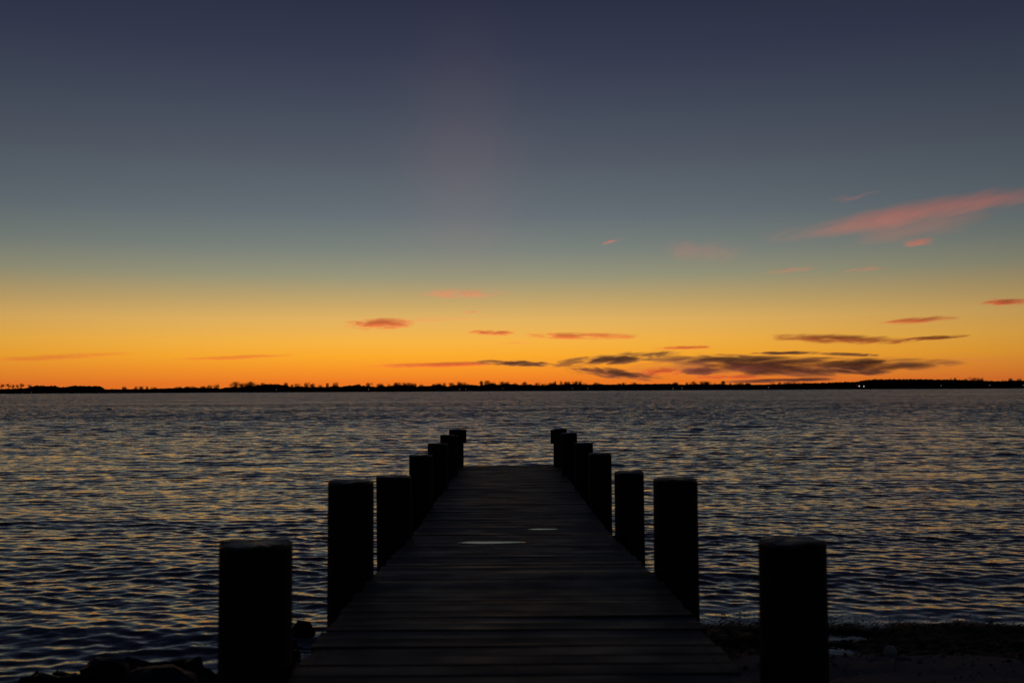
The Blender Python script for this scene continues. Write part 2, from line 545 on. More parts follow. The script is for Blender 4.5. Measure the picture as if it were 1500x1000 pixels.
profile = [(-60, 569.5), (0, 570), (44, 568), (46, 565.8), (52, 564.8), (80, 565), (88, 567), (100, 566.2), (106, 565.2), (145, 565.3), (152, 568.3),
           (155, 570), (200, 569.8), (225, 569.5), (232, 569), (258, 568), (300, 567.8), (325, 569), (331, 567), (350, 566.8), (372, 565.5),
           (385, 563.5), (400, 562.5), (420, 564), (425, 566.4), (440, 566), (455, 566.8), (480, 567), (490, 564.5), (500, 566.5),
           (510, 564.5), (525, 563.4), (532, 565), (550, 566.5), (560, 564.5), (566, 566), (582, 563.8), (600, 563.8), (610, 566),
           (635, 564.5), (645, 563), (655, 566), (665, 563.8), (690, 563.5), (705, 564.6), (722, 561.5), (730, 563), (740, 562.5),
           (755, 562.3), (765, 564), (775, 563.2), (790, 564.6), (800, 564.3), (810, 561.7), (820, 563.2), (830, 561.8), (850, 562.5),
           (860, 563.2), (875, 562.8), (900, 563), (960, 562.2), (990, 562.2), (1000, 563.2), (1020, 562.3), (1040, 562.8),
           (1060, 562.3), (1070, 563.5), (1080, 563.5), (1095, 561.8), (1102, 563.3), (1130, 563), (1150, 562.2), (1200, 560.8),
           (1230, 559.6), (1255, 559), (1262, 557.5), (1275, 555.7), (1330, 555.2), (1350, 555.6), (1400, 556), (1440, 557.4),
           (1460, 558.2), (1480, 557.3), (1500, 557), (1570, 557)]
PX = [p[0] for p in profile]; PY = [p[1] for p in profile]

def clump(v, f, c, rx, ry, rz, q, n=34):
    """a tuft of many small twig-sized faces filling a crown-like volume"""
    for _ in range(n):
        while True:
            a, b, e = q.uniform(-1, 1), q.uniform(-1, 1), q.uniform(-1, 1)
            if a * a + b * b + e * e < 1:
                break
        p = Vector((c[0] + a * rx, c[1] + b * ry, c[2] + e * rz))
        s = q.uniform(0.5, 1.25)
        d1 = Vector((q.uniform(-1, 1), q.uniform(-1, 1), q.uniform(-.7, 1))).normalized() * s
        d2 = Vector((q.uniform(-1, 1), q.uniform(-1, 1), q.uniform(-1, 1))).normalized() * s * 0.8
        i = len(v)
        v += [p, p + d1, p + d1 * 0.6 + d2]
        f.append((i, i + 1, i + 2))

M_PER_PX = FAR_D / F_PX
woods = [(-60, 46, 'low dark undergrowth below the pines at the far left'),
         (46, 156, 'dense flat-topped dark wood at the left end of the far shore'),
         (156, 330, 'low thin scrub line right of the flat-topped left wood'),
         (330, 660, 'dark mass of undergrowth and trees left of the dock end'),
         (660, 860, 'dark mass of undergrowth and trees straight beyond the dock end'),
         (860, 1255, 'even dark wood on the far shore under the dark clouds'),
         (1255, 1570, 'taller dark wood at the right end of the far shore')]
q = random.Random(5)
for x0, x1, lab in woods:
    v, f = [], []
    n_ = 0
    px = x0
    while px <= x1 + 0.01:                       # closed, lumpy body of the wood
        top = at(px, np.interp(px, PX, PY), FAR_D + 25)
        for yy, hh in ((3, -0.08), (8, 0.80), (24, 1.0), (44, 0.95), (60, 0.3)):
            tz = max(0.8, top.z + 0.4) * hh * q.uniform(0.90, 1.06)
            v.append(Vector((at(px, 570, FAR_D + yy).x, FAR_D + yy + q.uniform(-2, 2), tz)))
        if n_:
            for s_ in range(4):
                a0 = len(v) - 10 + s_
                f.append((a0, a0 + 1, a0 + 6, a0 + 5))
        n_ += 1
        px += 1.0
    px = x0
    while px < x1:
        top = at(px, np.interp(px, PX, PY), FAR_D + 25)
        for row in range(3):
            dd = FAR_D + 12 + row * 13 + q.uniform(-4, 4)
            tz = (top.z - 0.3) * q.uniform(0.86, 1.02) * (0.75 + 0.125 * row)
            xx = at(px, 570, dd).x + q.uniform(-1, 1)
            z = 0.4
            while z < tz:
                rz = min(2.0, max(0.8, (tz - z) * 0.5))
                clump(v, f, (xx, dd, min(z + rz * .6, tz - rz * 0.8)), 2.6, 3.0, rz, q, 12)
                z += 1.9
        px += 2.0
    o = obj('far_wood', mesh('far_wood', v, f), M_WOODS)
    tag(o, lab, 'woodland', None, 'stuff')

# individual trees standing out of the tree line
def bare_tree_meshes(seed):
    q = random.Random(seed)
    v, f = [], []
    tips = []
    def grow(p, d, ln, r, lev):
        n = 3
        pts, rad = [p], [r]
        cur, dr = Vector(p), Vector(d)
        for k in range(n):
            dr = (dr + Vector((q.uniform(-.18, .18), q.uniform(-.18, .18), q.uniform(-.02, .14)))).normalized()
            cur = cur + dr * ln / n
            pts.append(cur.copy()); rad.append(r * (1 - 0.5 * (k + 1) / n))
        tube(v, f, pts, rad, 4)
        if lev >= 2:
            tips.append((cur, dr))
            return
        for k in range(5 if lev == 0 else 4):
            t = q.uniform(0.45, 1.0)
            pp = pts[min(n, max(1, int(t * n + .5)))]
            az = q.uniform(0, 6.28)
            up = q.uniform(0.35, 1.1)
            nd = Vector((math.cos(az), math.sin(az), up)).normalized()
            grow(pp, (nd + dr * 0.35).normalized(), ln * q.uniform(0.5, 0.72), r * 0.5, lev + 1)
    grow((0, 0, 0), (0, 0, 1), 0.46, 0.045, 0)
    tv, tf = [], []
    lobes = [(Vector((q.uniform(-.26, .26), q.uniform(-.26, .26), q.uniform(.36, .72))), q.uniform(.17, .28)) for _ in range(9)]
    for _ in range(760):
        c, r_ = q.choice(lobes)
        while True:
            e = Vector((q.uniform(-1, 1), q.uniform(-1, 1), q.uniform(-1, 1)))
            if e.length < 1:
                break
        b0 = c + e * r_
        dd = (b0 - Vector((0, 0, .3))).normalized() + Vector((q.uniform(-.6, .6), q.uniform(-.6, .6), q.uniform(-.3, .5)))
        dd.normalize()
        L = q.uniform(0.04, 0.11)
        sd = dd.orthogonal().normalized()
        sd.rotate(Matrix.Rotation(q.uniform(0, 6.28), 3, dd))
        k0 = len(tv)
        tv += [b0 - sd * 0.015, b0 + sd * 0.015, b0 + dd * L + sd * 0.02]
        tf.append((k0, k0 + 1, k0 + 2))
    zmax = max(max(p.z for p in v), max(p.z for p in tv))
    xm = max(max(abs(p.x) for p in v), max(abs(p.x) for p in tv))
    sc_ = lambda P_: [Vector((p.x / xm, p.y / xm, p.z / zmax)) for p in P_]
    return mesh('trunk', sc_(v), f), mesh('crown', sc_(tv), tf)

def pine_meshes(seed):
    q = random.Random(seed)
    v, f = [], []
    tube(v, f, [(0, 0, 0), (0.05, 0, .35), (-0.03, 0.02, .7), (0, 0, .92)], [.07, .055, .04, .02], 5)
    cv, cf = [], []
    for k in range(5):
        az = q.uniform(0, 6.28)
        r_ = q.uniform(0.15, 0.6) if k else 0
        c = Vector((math.cos(az) * r_, math.sin(az) * r_, q.uniform(.68, .9) if k else .93))
        tube(v, f, [(0, 0, c.z - 0.16), c], [.022, .01], 4)
        for _ in range(70):
            p = c + Vector((q.gauss(0, .19), q.gauss(0, .19), q.gauss(0, .032)))
            d1 = Vector((q.uniform(-1, 1), q.uniform(-1, 1), q.uniform(-.3, .4))).normalized() * 0.17
            d2 = Vector((q.uniform(-1, 1), q.uniform(-1, 1), q.uniform(-.4, .4))).normalized() * 0.14
            d1.z *= .4; d2.z *= .4
            i = len(cv)
            cv += [p, p + d1, p + d2]
            cf.append((i, i + 1, i + 2))
    return mesh('trunk', v, f), mesh('crown', cv, cf)

bare = [bare_tree_meshes(100 + k) for k in range(6)]
for a, b in bare:
    a.materials.append(M_BARK); b.materials.append(M_TWIG)
pine = [pine_meshes(200 + k) for k in range(3)]
for a, b in pine:
    a.materials.append(M_BARK); b.materials.append(M_NEEDLE)

trees = {
 'pine': [(3, 564, 4.5), (12, 563.5, 4), (19, 564.5, 3.2), (25, 564.6, 3), (32, 563.2, 4.2), (42, 564.5, 4)],
 'bare': [(182, 566.6, 2.5), (199, 565.8, 2), (206, 566.5, 3), (215, 565.8, 1.6), (225, 567.3, 3), (262, 567, 3), (275, 566.3, 4), (285, 566, 4),
  (297, 566.2, 4), (307, 564.3, 3), (317, 563.5, 3), (344, 559.3, 4.5), (354, 561, 2.6), (360, 559.5, 4), (366, 559.0, 4),
  (371, 561, 3), (377, 562.5, 2.5), (384, 561, 3), (396, 562, 3), (405, 561.6, 2.4), (418, 560.8, 3), (427, 563.3, 2.5), (436, 561.8, 3),
  (449, 560.8, 3), (458, 561.8, 3), (470, 563.3, 3), (480, 561.3, 2.2), (491, 560.3, 3.5), (525, 562.3, 2.3), (540, 560.8, 3.6),
  (557, 561.8, 4), (570, 562.3, 2.2), (578, 560.8, 3), (584, 560.3, 4), (592, 560.3, 3), (598, 560.8, 3), (605, 561.3, 4),
  (618, 562.3, 3), (635, 562.7, 2.3), (643, 561.3, 4), (651, 560.8, 2.2), (662, 560.8, 3), (673, 559.3, 3.6), (683, 560.2, 4),
  (707, 558.3, 3.6), (715, 557.3, 4.6), (722, 559.8, 3), (737, 559.3, 4), (743, 559.2, 3), (753, 560.3, 3.5), (767, 559.8, 4),
  (787, 560.8, 3.5), (797, 562.0, 3), (806, 560.8, 3.5), (813, 558.2, 1.7), (822, 557.2, 1.7), (828, 559.2, 3.5), (834, 558.8, 2.1),
  (841, 558.8, 3), (845, 558.3, 2.1), (850, 558.3, 2.1), (857, 560.7, 3), (871, 560.7, 3), (876, 560.7, 2.2), (908, 561.6, 3),
  (914, 560.7, 2.2), (929, 560.2, 3), (976, 561.6, 3), (988, 560.2, 4), (1006, 560.2, 1.7), (1016, 558.7, 4), (1030, 558.8, 4),
  (1036, 558.7, 4), (1047, 560.7, 1.7), (1057, 558.2, 4), (1069, 561.6, 2.2), (1080, 561.3, 3), (1085, 560.8, 2.2), (1095, 560.7, 3),
  (1132, 560.4, 3), (1141, 560.1, 2.2), (1152, 560.4, 4), (1156, 559.7, 2.2), (1165, 560.6, 4), (1178, 560.4, 4),
  (1394, 553.8, 2.2), (1400, 553.3, 2.2), (1413, 554.7, 3), (1424, 552.7, 3.6), (1432, 553.8, 2.2), (1438, 553.5, 2.2),
  (1470, 556.6, 3), (1480, 554.2, 3), (1493, 554.2, 3)]}
bare_zones = [(330, 'short bare tree on the far shore right of the flat-topped left wood', 'short trees along the low left shore'),
              (402, 'tall bare tree in the high cluster on the left far shore', 'tall cluster on the left far shore'),
              (500, 'bare tree on the far shore above the tall second left pile', 'far trees above the second left pile'),
              (612, 'bare tree on the far shore above the middle left piles', 'far trees above the middle left piles'),
              (700, 'bare tree on the far shore above the far left piles', 'far trees above the far left piles'),
              (802, 'bare tree on the far shore straight beyond the dock end', 'far trees beyond the dock end'),
              (862, 'spindly bare tree on the far shore above the far right piles', 'far trees above the far right piles'),
              (1000, 'bare tree on the far shore under the left wing of the dark clouds', 'far trees under the left dark cloud'),
              (1110, 'round bare tree on the far shore under the middle of the dark clouds', 'far trees under the middle dark cloud'),
              (1300, 'bare tree on the far shore left of the bright lamp pair', 'far trees left of the lamp pair'),
              (1450, 'bare tree rising above the tall right-hand wood', 'trees above the right wood'),
              (1600, 'bare tree at the right edge above the tall right wood', 'trees at the right edge')]
q = random.Random(9)
for kind, lst in trees.items():
    for i, (px, ty, hw) in enumerate(lst):
        dd = FAR_D + q.uniform(10, 45)
        top = at(px, ty - 1.6, dd)
        root = empty('pine_tree' if kind == 'pine' else 'bare_tree', (top.x, dd, 0.3))
        if kind == 'pine':
            tm, cm = pine[i % 3]
            tag(root, 'dark pine with bare trunk in the row at the far left shore', 'tree', 'pines at the far left')
        else:
            tm, cm = bare[i % 6]
            lab, grp_ = next((l, g) for lim, l, g in bare_zones if px < lim)
            tag(root, lab, 'tree', grp_)
        wv = hw * M_PER_PX * (1.75 if kind == 'bare' else 1.35)
        root.scale = (wv, wv, top.z - 0.3)
        root.rotation_euler = (0, 0, q.uniform(0, 6.28))
        for nm, me_ in (('trunk', tm), ('crown', cm)):
            obj(nm, me_, None, root)

# thin mast beside the left tree cluster
v, f = [], []
p = at(318, 560.2, FAR_D + 12)
tube(v, f, [(0, 0, 0), (0, 0, p.z * .6), (0, 0, p.z)], [.35, .28, .2], 6)
o = obj('mast', mesh('mast', v, f), M_POLE, None, (p.x, FAR_D + 12, 0))
tag(o, 'thin mast rising over the low trees on the left far shore', 'mast')

# lamps burning on the far shore
def shore_lamp(px, py, bright, label):
    d_ = FAR_D - 3
    p = at(px, py, d_)
    gz = 0.0
    root = empty('shore_lamp', (p.x, d_, gz))
    v, f = [], []
    tube(v, f, [(0, 0, -0.5), (0, 0, p.z * .5), (0, 0, p.z)], [.12, .1, .08], 6)
    obj('post', mesh('post', v, f), M_POLE, root)
    bm = bmesh.new()
    bmesh.ops.create_icosphere(bm, subdivisions=2, radius=0.85 if bright else 0.55)
    bmesh.ops.scale(bm, vec=(0.8, 0.8, 1.25), verts=bm.verts)
    hm = bpy.data.meshes.new('lamp_head')
    bm.to_mesh(hm); bm.free()
    obj('lamp_head', hm, M_LAMP if bright else M_LAMP_DIM, root, (0, 0, p.z + .3))
    tag(root, label, 'lamp', 'lamps on the far shore')
shore_lamp(1258.5, 565.6, True, 'left of the two bright white lamps on the right far shore')
shore_lamp(1265.4, 565.9, True, 'right of the two bright white lamps on the right far shore')
for px, py, lab in [(405, 571.2, 'dim lamp on the shore below the high left tree cluster'),
                    (540, 570.2, 'dim lamp on the far shore above the second left pile'),
                    (673.5, 570.4, 'left of two dim lamps on the far shore above the endmost left pile'),
                    (682, 570.2, 'right of two dim lamps on the far shore above the endmost left pile'),
                    (736, 569.2, 'dim lamp on the far shore straight beyond the dock centre'),
                    (838.5, 569.0, 'dim lamp on the far shore above the second-farthest right pile'),
                    (861, 569.0, 'dim lamp on the far shore above the middle right piles'),
                    (986, 569.0, 'dim lamp on the far shore above the second right pile'),
                    (999, 568.4, 'dim lamp on the far shore just right of the second right pile'),
                    (1125.5, 567.2, 'dim lamp on the far shore above the nearest right pile'),
                    (1378.5, 564.8, 'faint lamp in front of the tall wood right of the bright lamps'),
                    (1449.5, 564.2, 'dim lamp near the right end of the far shore'),
                    (1498.5, 564.4, 'dim lamp at the right edge of the far shore')]:
    shore_lamp(px, py, False, lab)

# ------------------------------------------------------------------ dock
dock = empty('dock', (0, 0, 0))
tag(dock, 'weathered wooden dock with round piles running out over the water', 'dock')
prof_d = [-3.0, 4.9, 5.9, 8.8, 9.9, 19.2]
prof_z = [0.945, 0.945, 0.925, 0.785, 0.755, 0.680]
def deck_z(d):
    return float(np.interp(d, prof_d, prof_z))
XC = 0.03
HALF = 0.915
PITCHB = 0.150

def board_mesh(seed):
    q = random.Random(seed)
    W, TH = 0.139, 0.042
    L = HALF
    xs_ = [-L, -L * .36, L * .3, L]
    v, f = [], []
    cup = q.uniform(-0.003, 0.0035)
    bev = q.uniform(0.003, 0.007)
    for k, x in enumerate(xs_):
        dz = q.uniform(-.002, .002) if 0 < k < 3 else 0
        dy = q.uniform(-.003, .003)
        w2 = W / 2 + q.uniform(-.003, .002)
        sec = [(-w2, -TH), (-w2, -bev), (-w2 + bev, 0), (0, cup), (w2 - bev, 0), (w2, -bev), (w2, -TH)]
        ex = q.uniform(-.004, .004) if k in (0, 3) else 0
        for y, z in sec:
            v.append((x + ex, y + dy, z + dz))
    n = 7
    for k in range(3):
        for s in range(n):
            a, b = k * n + s, k * n + (s + 1) % n
            f.append((a, b, b + n, a + n))
    f.append(tuple(range(n - 1, -1, -1)))
    f.append(tuple(range(3 * n, 4 * n)))
    mi = [0] * len(f)
    for x in (-L + .055, -L + .075, 0.0, 0.03, L - .06, L - .08):
        for y in (-.038, .036):
            i = len(v)
            x_, y_ = x + q.uniform(-.012, .012), y + q.uniform(-.008, .008)
            r_ = 0.0055
            v += [(x_ + math.cos(a) * r_, y_ + math.sin(a) * r_, max(cup, 0) + .0035) for a in [k * math.pi / 3 for k in range(6)]]
            f.append(tuple(range(i, i + 6))); mi.append(1)
    me_ = mesh('board', v, f, False, mi)
    me_.materials.append(M_WOOD); me_.materials.append(M_NAIL)
    return me_
boards = [board_mesh(300 + k) for k in range(12)]
q = random.Random(17)
d_ = -2.6
puddle_spots = []
board_list = []
while d_ < 18.85:
    sl = (deck_z(d_ + .07) - deck_z(d_ - .07)) / .14
    o = obj('board', boards[q.randrange(12)], None, dock)
    o.location = (XC + q.uniform(-.014, .014), d_, deck_z(d_) + q.uniform(-.003, .003))
    o.rotation_euler = (math.atan(sl) + R(q.gauss(0, 0.75)), R(q.gauss(0, 0.12)), R(q.gauss(0, 0.12) + (180 if q.random() < .5 else 0)))
    board_list.append((d_, o))
    d_ += PITCHB + q.uniform(-.002, .003)
END_D = d_ - PITCHB + .07

def beam(name, x0, x1, pts, h, wdt=None):
    """box following the deck; pts = distances"""
    v, f = [], []
    for y in pts:
        z = deck_z(y) - 0.050
        v += [(x0, y, z - h), (x1, y, z - h), (x1, y, z), (x0, y, z)]
    for k in range(len(pts) - 1):
        for s in range(4):
            a, b = k * 4 + s, k * 4 + (s + 1) % 4
            f.append((a, b, b + 4, a + 4))
    f.append((3, 2, 1, 0))
    n = (len(pts) - 1) * 4
    f.append((n, n + 1, n + 2, n + 3))
    return obj(name, mesh(name, v, f), M_BEAM, dock)
pts = [-2.5, 4.9, 5.9, 8.8, 9.9, END_D - .03]
for x in (XC - 0.84, XC - 0.02, XC + 0.80):
    beam('stringer', x, x + 0.075, pts, 0.20)

# piles: px of the left and right silhouette edge at the top, px row of the top, distance
def pile_mesh(seed, r, h_top, h_bot, lean=(0, 0), taper=0.0, dome=0.008, slant=(0, 0)):
    q = random.Random(seed)
    SEG = 28
    kk = [(q.uniform(0, 6.28), q.uniform(.003, .010), n) for n in (2, 3, 5, 9)]
    zs = [h_bot, h_top * 0.35, h_top - 0.30, h_top - 0.06, h_top - 0.012, h_top]
    rs = [1.02, 1.01, 1.0, 1.0, 0.997, 0.975]
    v, f, mi = [], [], []
    for k, (z, rr) in enumerate(zip(zs, rs)):
        for s in range(SEG):
            t = 2 * math.pi * s / SEG
            w_ = 1 + sum(a * math.sin(n * t + p0 + z * .4) for p0, a, n in kk)
            rad = r * rr * w_ * (1 + taper * (z - h_top))
            x, y = math.cos(t) * rad, math.sin(t) * rad
            zz = z + (slant[0] * x + slant[1] * y if k >= 3 else 0) + ((q.uniform(-.004, .004) + 0.0025 * math.sin(2 * t + kk[0][0]) + 0.002 * math.sin(3 * t + kk[1][0])) if k >= 4 else 0)
            v.append((x + lean[0] * (z - h_top), y + lean[1] * (z - h_top), zz))
    for k in range(len(zs) - 1):
        for s in range(SEG):
            a, b = k * SEG + s, k * SEG + (s + 1) % SEG
            f.append((a, b, b + SEG, a + SEG)); mi.append(0 if k < 4 else 1)
    top = (len(zs) - 1) * SEG
    ring = len(v)
    for s in range(SEG):
        p0 = v[top + s]
        v.append((p0[0] * .5, p0[1] * .5, p0[2] * .3 + h_top * .7 + dome + q.uniform(-.0012, .0012)))
    for s in range(SEG):
        b = (s + 1) % SEG
        f.append((top + s, top + b, ring + b, ring + s)); mi.append(1)
    c = len(v)
    v.append((0, 0, h_top + dome))
    for s in range(SEG):
        f.append((ring + s, ring + (s + 1) % SEG, c)); mi.append(1)
    me_ = mesh('pile', v, f, False, mi)
    me_.polygons.foreach_set('use_smooth', [m_ == 0 for m_ in mi])
    me_.materials.append(M_PILE); me_.materials.append(M_END)
    return me_

piles = [  # x0, x1, top row, distance, lean x
    (322.5, 427, 794, 4.30, 0.00), (480.5, 547.5, 704, 6.65, 0.00), (551.5, 603, 697, 9.05, -0.012), (599.5, 634.5, 666.5, 11.6, 0),
    (626.5, 656.5, 649.5, 14.2, 0), (645, 671, 637, 16.5, 0), (657.5, 679, 629, 18.6, 0),
    (1111.5, 1208.5, 790.5, 4.50, 0.00), (956.5, 1021.5, 700.5, 6.75, 0.0), (899.5, 943, 691, 9.35, -0.004), (862, 895.5, 664, 11.7, 0),
    (841, 868.5, 648.5, 14.3, 0), (821.5, 845, 634, 16.5, 0), (810.5, 830.5, 628, 18.6, 0)]
end_piles = []
for k, (x0, x1, ty, d_, ln) in enumerate(piles):
    p = at((x0 + x1) / 2, ty, d_)
    r = (x1 - x0) / 2 * d_ / F_PX * 0.995
    left = k < 7
    # keep clear of the board ends
    gap = abs(p.x - XC) - r
    gz = float(ground_h(np.array([p.x]), np.array([d_]))[0])
    me_ = pile_mesh(400 + k, r, p.z, min(gz, 0) - 0.5, (ln, 0), 0.0, 0.006, (rng.uniform(-.02, .02), -0.03 if k in (0, 7) else rng.uniform(-.02, .01)))
    o = obj('pile', me_, None, dock, (p.x, d_, 0))
    if k in (6, 13):
        end_piles.append((o, p, r, left))
    # bolts and cross beam for every pair
for k in range(7):
    pl, pr = piles[k], piles[k + 7]
    d_ = (pl[3] + pr[3]) / 2
    a, b = at((pl[0] + pl[1]) / 2, 600, pl[3]), at((pr[0] + pr[1]) / 2, 600, pr[3])
    x0, x1 = a.x + 0.10, b.x - 0.10
    z = deck_z(d_) - 0.254
    v = [(x, y, zz) for zz in (z - .2, z) for x, y in ((x0, pl[3] - .04), (x1, pr[3] - .04), (x1, pr[3] + .04), (x0, pl[3] + .04))]
    f = [(3, 2, 1, 0), (4, 5, 6, 7)] + [(s, (s + 1) % 4, (s + 1) % 4 + 4, s + 4) for s in range(4)]
    obj('cross_beam', mesh('cross_beam', v, f), M_BEAM, dock)

def box_mesh(name, sx, sy, sz, bev=0.006):
    bm = bmesh.new()
    bmesh.ops.create_cube(bm, size=1)
    bmesh.ops.scale(bm, vec=(sx, sy, sz), verts=bm.verts)
    bmesh.ops.bevel(bm, geom=bm.edges[:], offset=bev, segments=1, affect='EDGES')
    me_ = bpy.data.meshes.new(name)
    bm.to_mesh(me_); bm.free()
    return me_
# wooden blocks bolted to the water end of the last two piles, on their inner sides
for o, p, r, left in end_piles:
    s = 1 if left else -1
    b = obj('side_block', box_mesh('side_block', 0.09, 0.2, 0.25), M_PILE, o)
    b.location = (s * (r + 0.02 - .015), 0, p.z - 0.125 if left else p.z - 0.145)
    b['label'] = 'short wooden block fixed to the inner side of the end pile'

# puddles lying in cupped boards
def puddle(px, py, wpx, depth, label, seed):
    d0 = min((abs(at(px, py, bd).z - deck_z(bd)), bd, bo) for bd, bo in board_list)
    bd, bo = d0[1], d0[2]
    p = at(px, py, bd)
    q = random.Random(seed)
    L = wpx * bd / F_PX / 2
    N = 30
    v, f = [], []
    ring = []
    for k in range(N):
        t = 2 * math.pi * k / N
        x = math.copysign(abs(math.cos(t)) ** 0.75, math.cos(t)) * L
        y = math.sin(t) * depth / 2 * (1 + 0.22 * math.sin(3 * t + seed) + q.uniform(-.08, .08))
        v.append((x, y, 0))
    for k in range(N):
        v.append((v[k][0] * .9, v[k][1] * .85, 0.0025))
    for k in range(N):
        b = (k + 1) % N
        f.append((k, b, N + b, N + k))
    f.append(tuple(range(N, 2 * N)))
    o = obj('puddle', mesh('puddle', v, f), M_PUDDLE, None, (p.x, bd, bo.location.z + 0.0065))
    sl = (deck_z(bd + .07) - deck_z(bd - .07)) / .14
    bo.rotation_euler = (math.atan(sl) * 0.2, 0, bo.rotation_euler.z)
    tag(o, label, 'puddle', 'puddles on the dock')
puddle(720, 796, 98, 0.125, 'wider of two rainwater puddles shining on the dock boards, nearer the viewer', 1)
puddle(796, 776.5, 46, 0.075, 'smaller of two rainwater puddles on the dock boards, farther and to the right', 2)

# ------------------------------------------------------------------ rocks on the left shore
def rock_mesh(seed, sub=3, ncut=13, lo=.42, rough=.10, boxy=True):
    q = random.Random(seed)
    bm = bmesh.new()
    bmesh.ops.create_icosphere(bm, subdivisions=sub, radius=1.0)
    cuts = [(Vector((q.gauss(0, 1), q.gauss(0, 1), q.gauss(0, 1))).normalized(), q.uniform(lo, .80 if lo < .7 else .98)) for _ in range(ncut)]
    co = np.array([v.co for v in bm.verts])
    n1 = vnoise(co[:, 0] + seed, co[:, 1] + co[:, 2] * .7, seed, 16, .16, 1.0)
    for i, v in enumerate(bm.verts):
        c = v.co.copy()
        if boxy:
            c = Vector([math.copysign(abs(e) ** 0.6, e) for e in c]) * 0.86
        for n, d0 in cuts:
            e = c.dot(n) - d0
            if e > 0:
                c -= n * e * 0.97
        v.co = c * (1 + rough * n1[i]) * 1.18
    me_ = bpy.data.meshes.new('rock')
    bm.to_mesh(me_); bm.free()
    return me_
rocks = [  # px, py of top, distance, half sizes (x, y, z), label
    (190, 966, 7.0, (.26, .20, .20), 'dark rock at the left end of the flat-topped shore rocks'),
    (232, 962.5, 7.15, (.21, .18, .20), 'second dark rock from the left in the flat-topped shore row'),
    (268, 964, 6.95, (.20, .18, .20), 'dark rock in the flat-topped shore row nearest its right end'),
    (290, 967.5, 6.9, (.13, .16, .20), 'square-edged dark rock ending the shore row beside the nearest left pile'),
    (150, 973, 6.8, (.15, .16, .16), 'dark rock stepping down left of the flat-topped shore row'),
    (100, 976, 6.7, (.22, .18, .16), 'low dark rock left of the stepped shore rocks'),
    (55, 986, 6.6, (.16, .18, .14), 'low dark rock near the left bottom corner'),
    (18, 994, 6.5, (.16, .16, .12), 'lowest dark rock at the left bottom corner'),
    (90, 992, 6.2, (.20, .2, .14), 'dark rock in front at the bottom left edge'),
    (225, 985, 6.35, (.28, .2, .14), 'broad dark rock in front of the flat-topped shore row'),
    (318, 984, 6.7, (.12, .16, .16), 'small dark rock tucked against the nearest left pile'),
    (426, 932, 7.45, (.055, .16, .30), 'narrow upright rock showing right of the nearest left pile'),
    (420, 950, 7.0, (.10, .2, .25), 'dark rock behind the nearest left pile'),
    (480, 937, 7.15, (.09, .2, .28), 'dark rock leaning against the left dock edge'),
    (450, 959, 6.8, (.14, .2, .2), 'dark rock in the gap between the nearest left pile and the dock'),
    (447, 902.5, 8.7, (.125, .13, .10), 'lone rounded rock standing in the water beside the second left pile')]
for k, (px, py, d_, (sx, sy, sz), lab) in enumerate(rocks):
    top = at(px, py, d_)
    o = obj('rock', rock_mesh(500 + k * 7), M_ROCK)
    gz = float(ground_h(np.array([top.x]), np.array([d_]))[0])
    half = max(sz, (top.z - min(gz, 0) + 0.06) / 2)
    o.scale = (sx * 1.12, sy, half * 1.15)
    o.location = (top.x, d_, top.z - half)
    o.rotation_euler = (0, 0, rng.uniform(-.4, .4))
    tag(o, lab, 'rock', 'shore rocks left of the dock')

# weed washed up along the waterline right of the dock
M_WEED = simple('wet_weed', (0.003, 0.003, 0.003), 0.6, 0.10, 0.5, 8.0)
q = random.Random(41)
v, f = [], []
for _ in range(9000):
    x = q.uniform(0.9, 6.5)
    t_ = q.triangular(0.02, 1.42, 0.8)
    d_ = float(shore_d(x)) - t_
    if math.exp(-((t_ - 1.05) / .22) ** 2 - ((x - 2.35) / .45) ** 2) > 0.35 or math.exp(-((t_ - 0.62) / .13) ** 2 - ((x - 2.6) / .5) ** 2) > 0.45:
        continue
    a = q.gauss(0, 0.5)
    L = q.uniform(0.03, 0.13)
    p0 = Vector((x, d_, 0))
    dv = Vector((math.cos(a), math.sin(a), 0)) * L
    sd = Vector((-math.sin(a), math.cos(a), 0)) * q.uniform(.003, .012)
    hz = q.uniform(.004, .035)
    i = len(v)
    v += [p0 - dv - sd, p0 - dv + sd, p0 + sd, p0 - sd, p0 + dv + sd * .4, p0 + dv - sd * .4]
    for k_, e in zip(range(i, i + 6), (0, 0, hz, hz, 0.3 * hz, 0.3 * hz)):
        v[k_] = v[k_] + Vector((0, 0, e))
    f += [(i, i + 1, i + 2, i + 3), (i + 3, i + 2, i + 4, i + 5)]
va = np.array([tuple(p) for p in v])
va[:, 2] += ground_h(va[:, 0], va[:, 1]) + 0.004
o = obj('washed_up_weed', mesh('washed_up_weed', va, f), M_WEED)
tag(o, 'dark mat of washed-up weed along the waterline right of the dock', 'weed', None, 'stuff')
# pebbles and bits of shell scattered over the sand
v, f = [], []
for _ in range(700):
    x = q.uniform(1.2, 6.5)
    d_ = float(shore_d(x)) - q.triangular(0.9, 3.2, 1.4)
    r_ = q.uniform(.004, .016) if q.random() < .93 else q.uniform(.018, .032)
    i = len(v)
    zb = float(ground_h(np.array([x]), np.array([d_]))[0])
    a0 = q.uniform(0, 6.28)
    for k_ in range(5):
        t_ = a0 + k_ * 2 * math.pi / 5
        rr = r_ * q.uniform(.75, 1.15)
        v.append((x + math.cos(t_) * rr, d_ + math.sin(t_) * rr * .8, zb + r_ * .2))
    v.append((x, d_, zb + r_ * .95))
    v.append((x, d_, zb - r_ * .3))
    f += [(i + k_, i + (k_ + 1) % 5, i + 5) for k_ in range(5)] + [(i + (k_ + 1) % 5, i + k_, i + 6) for k_ in range(5)]
o = obj('pebbles', mesh('pebbles', v, f), simple('beach_pebble', (0.10, 0.09, 0.08), 0.5, 0.4, 0.8, 4.0))
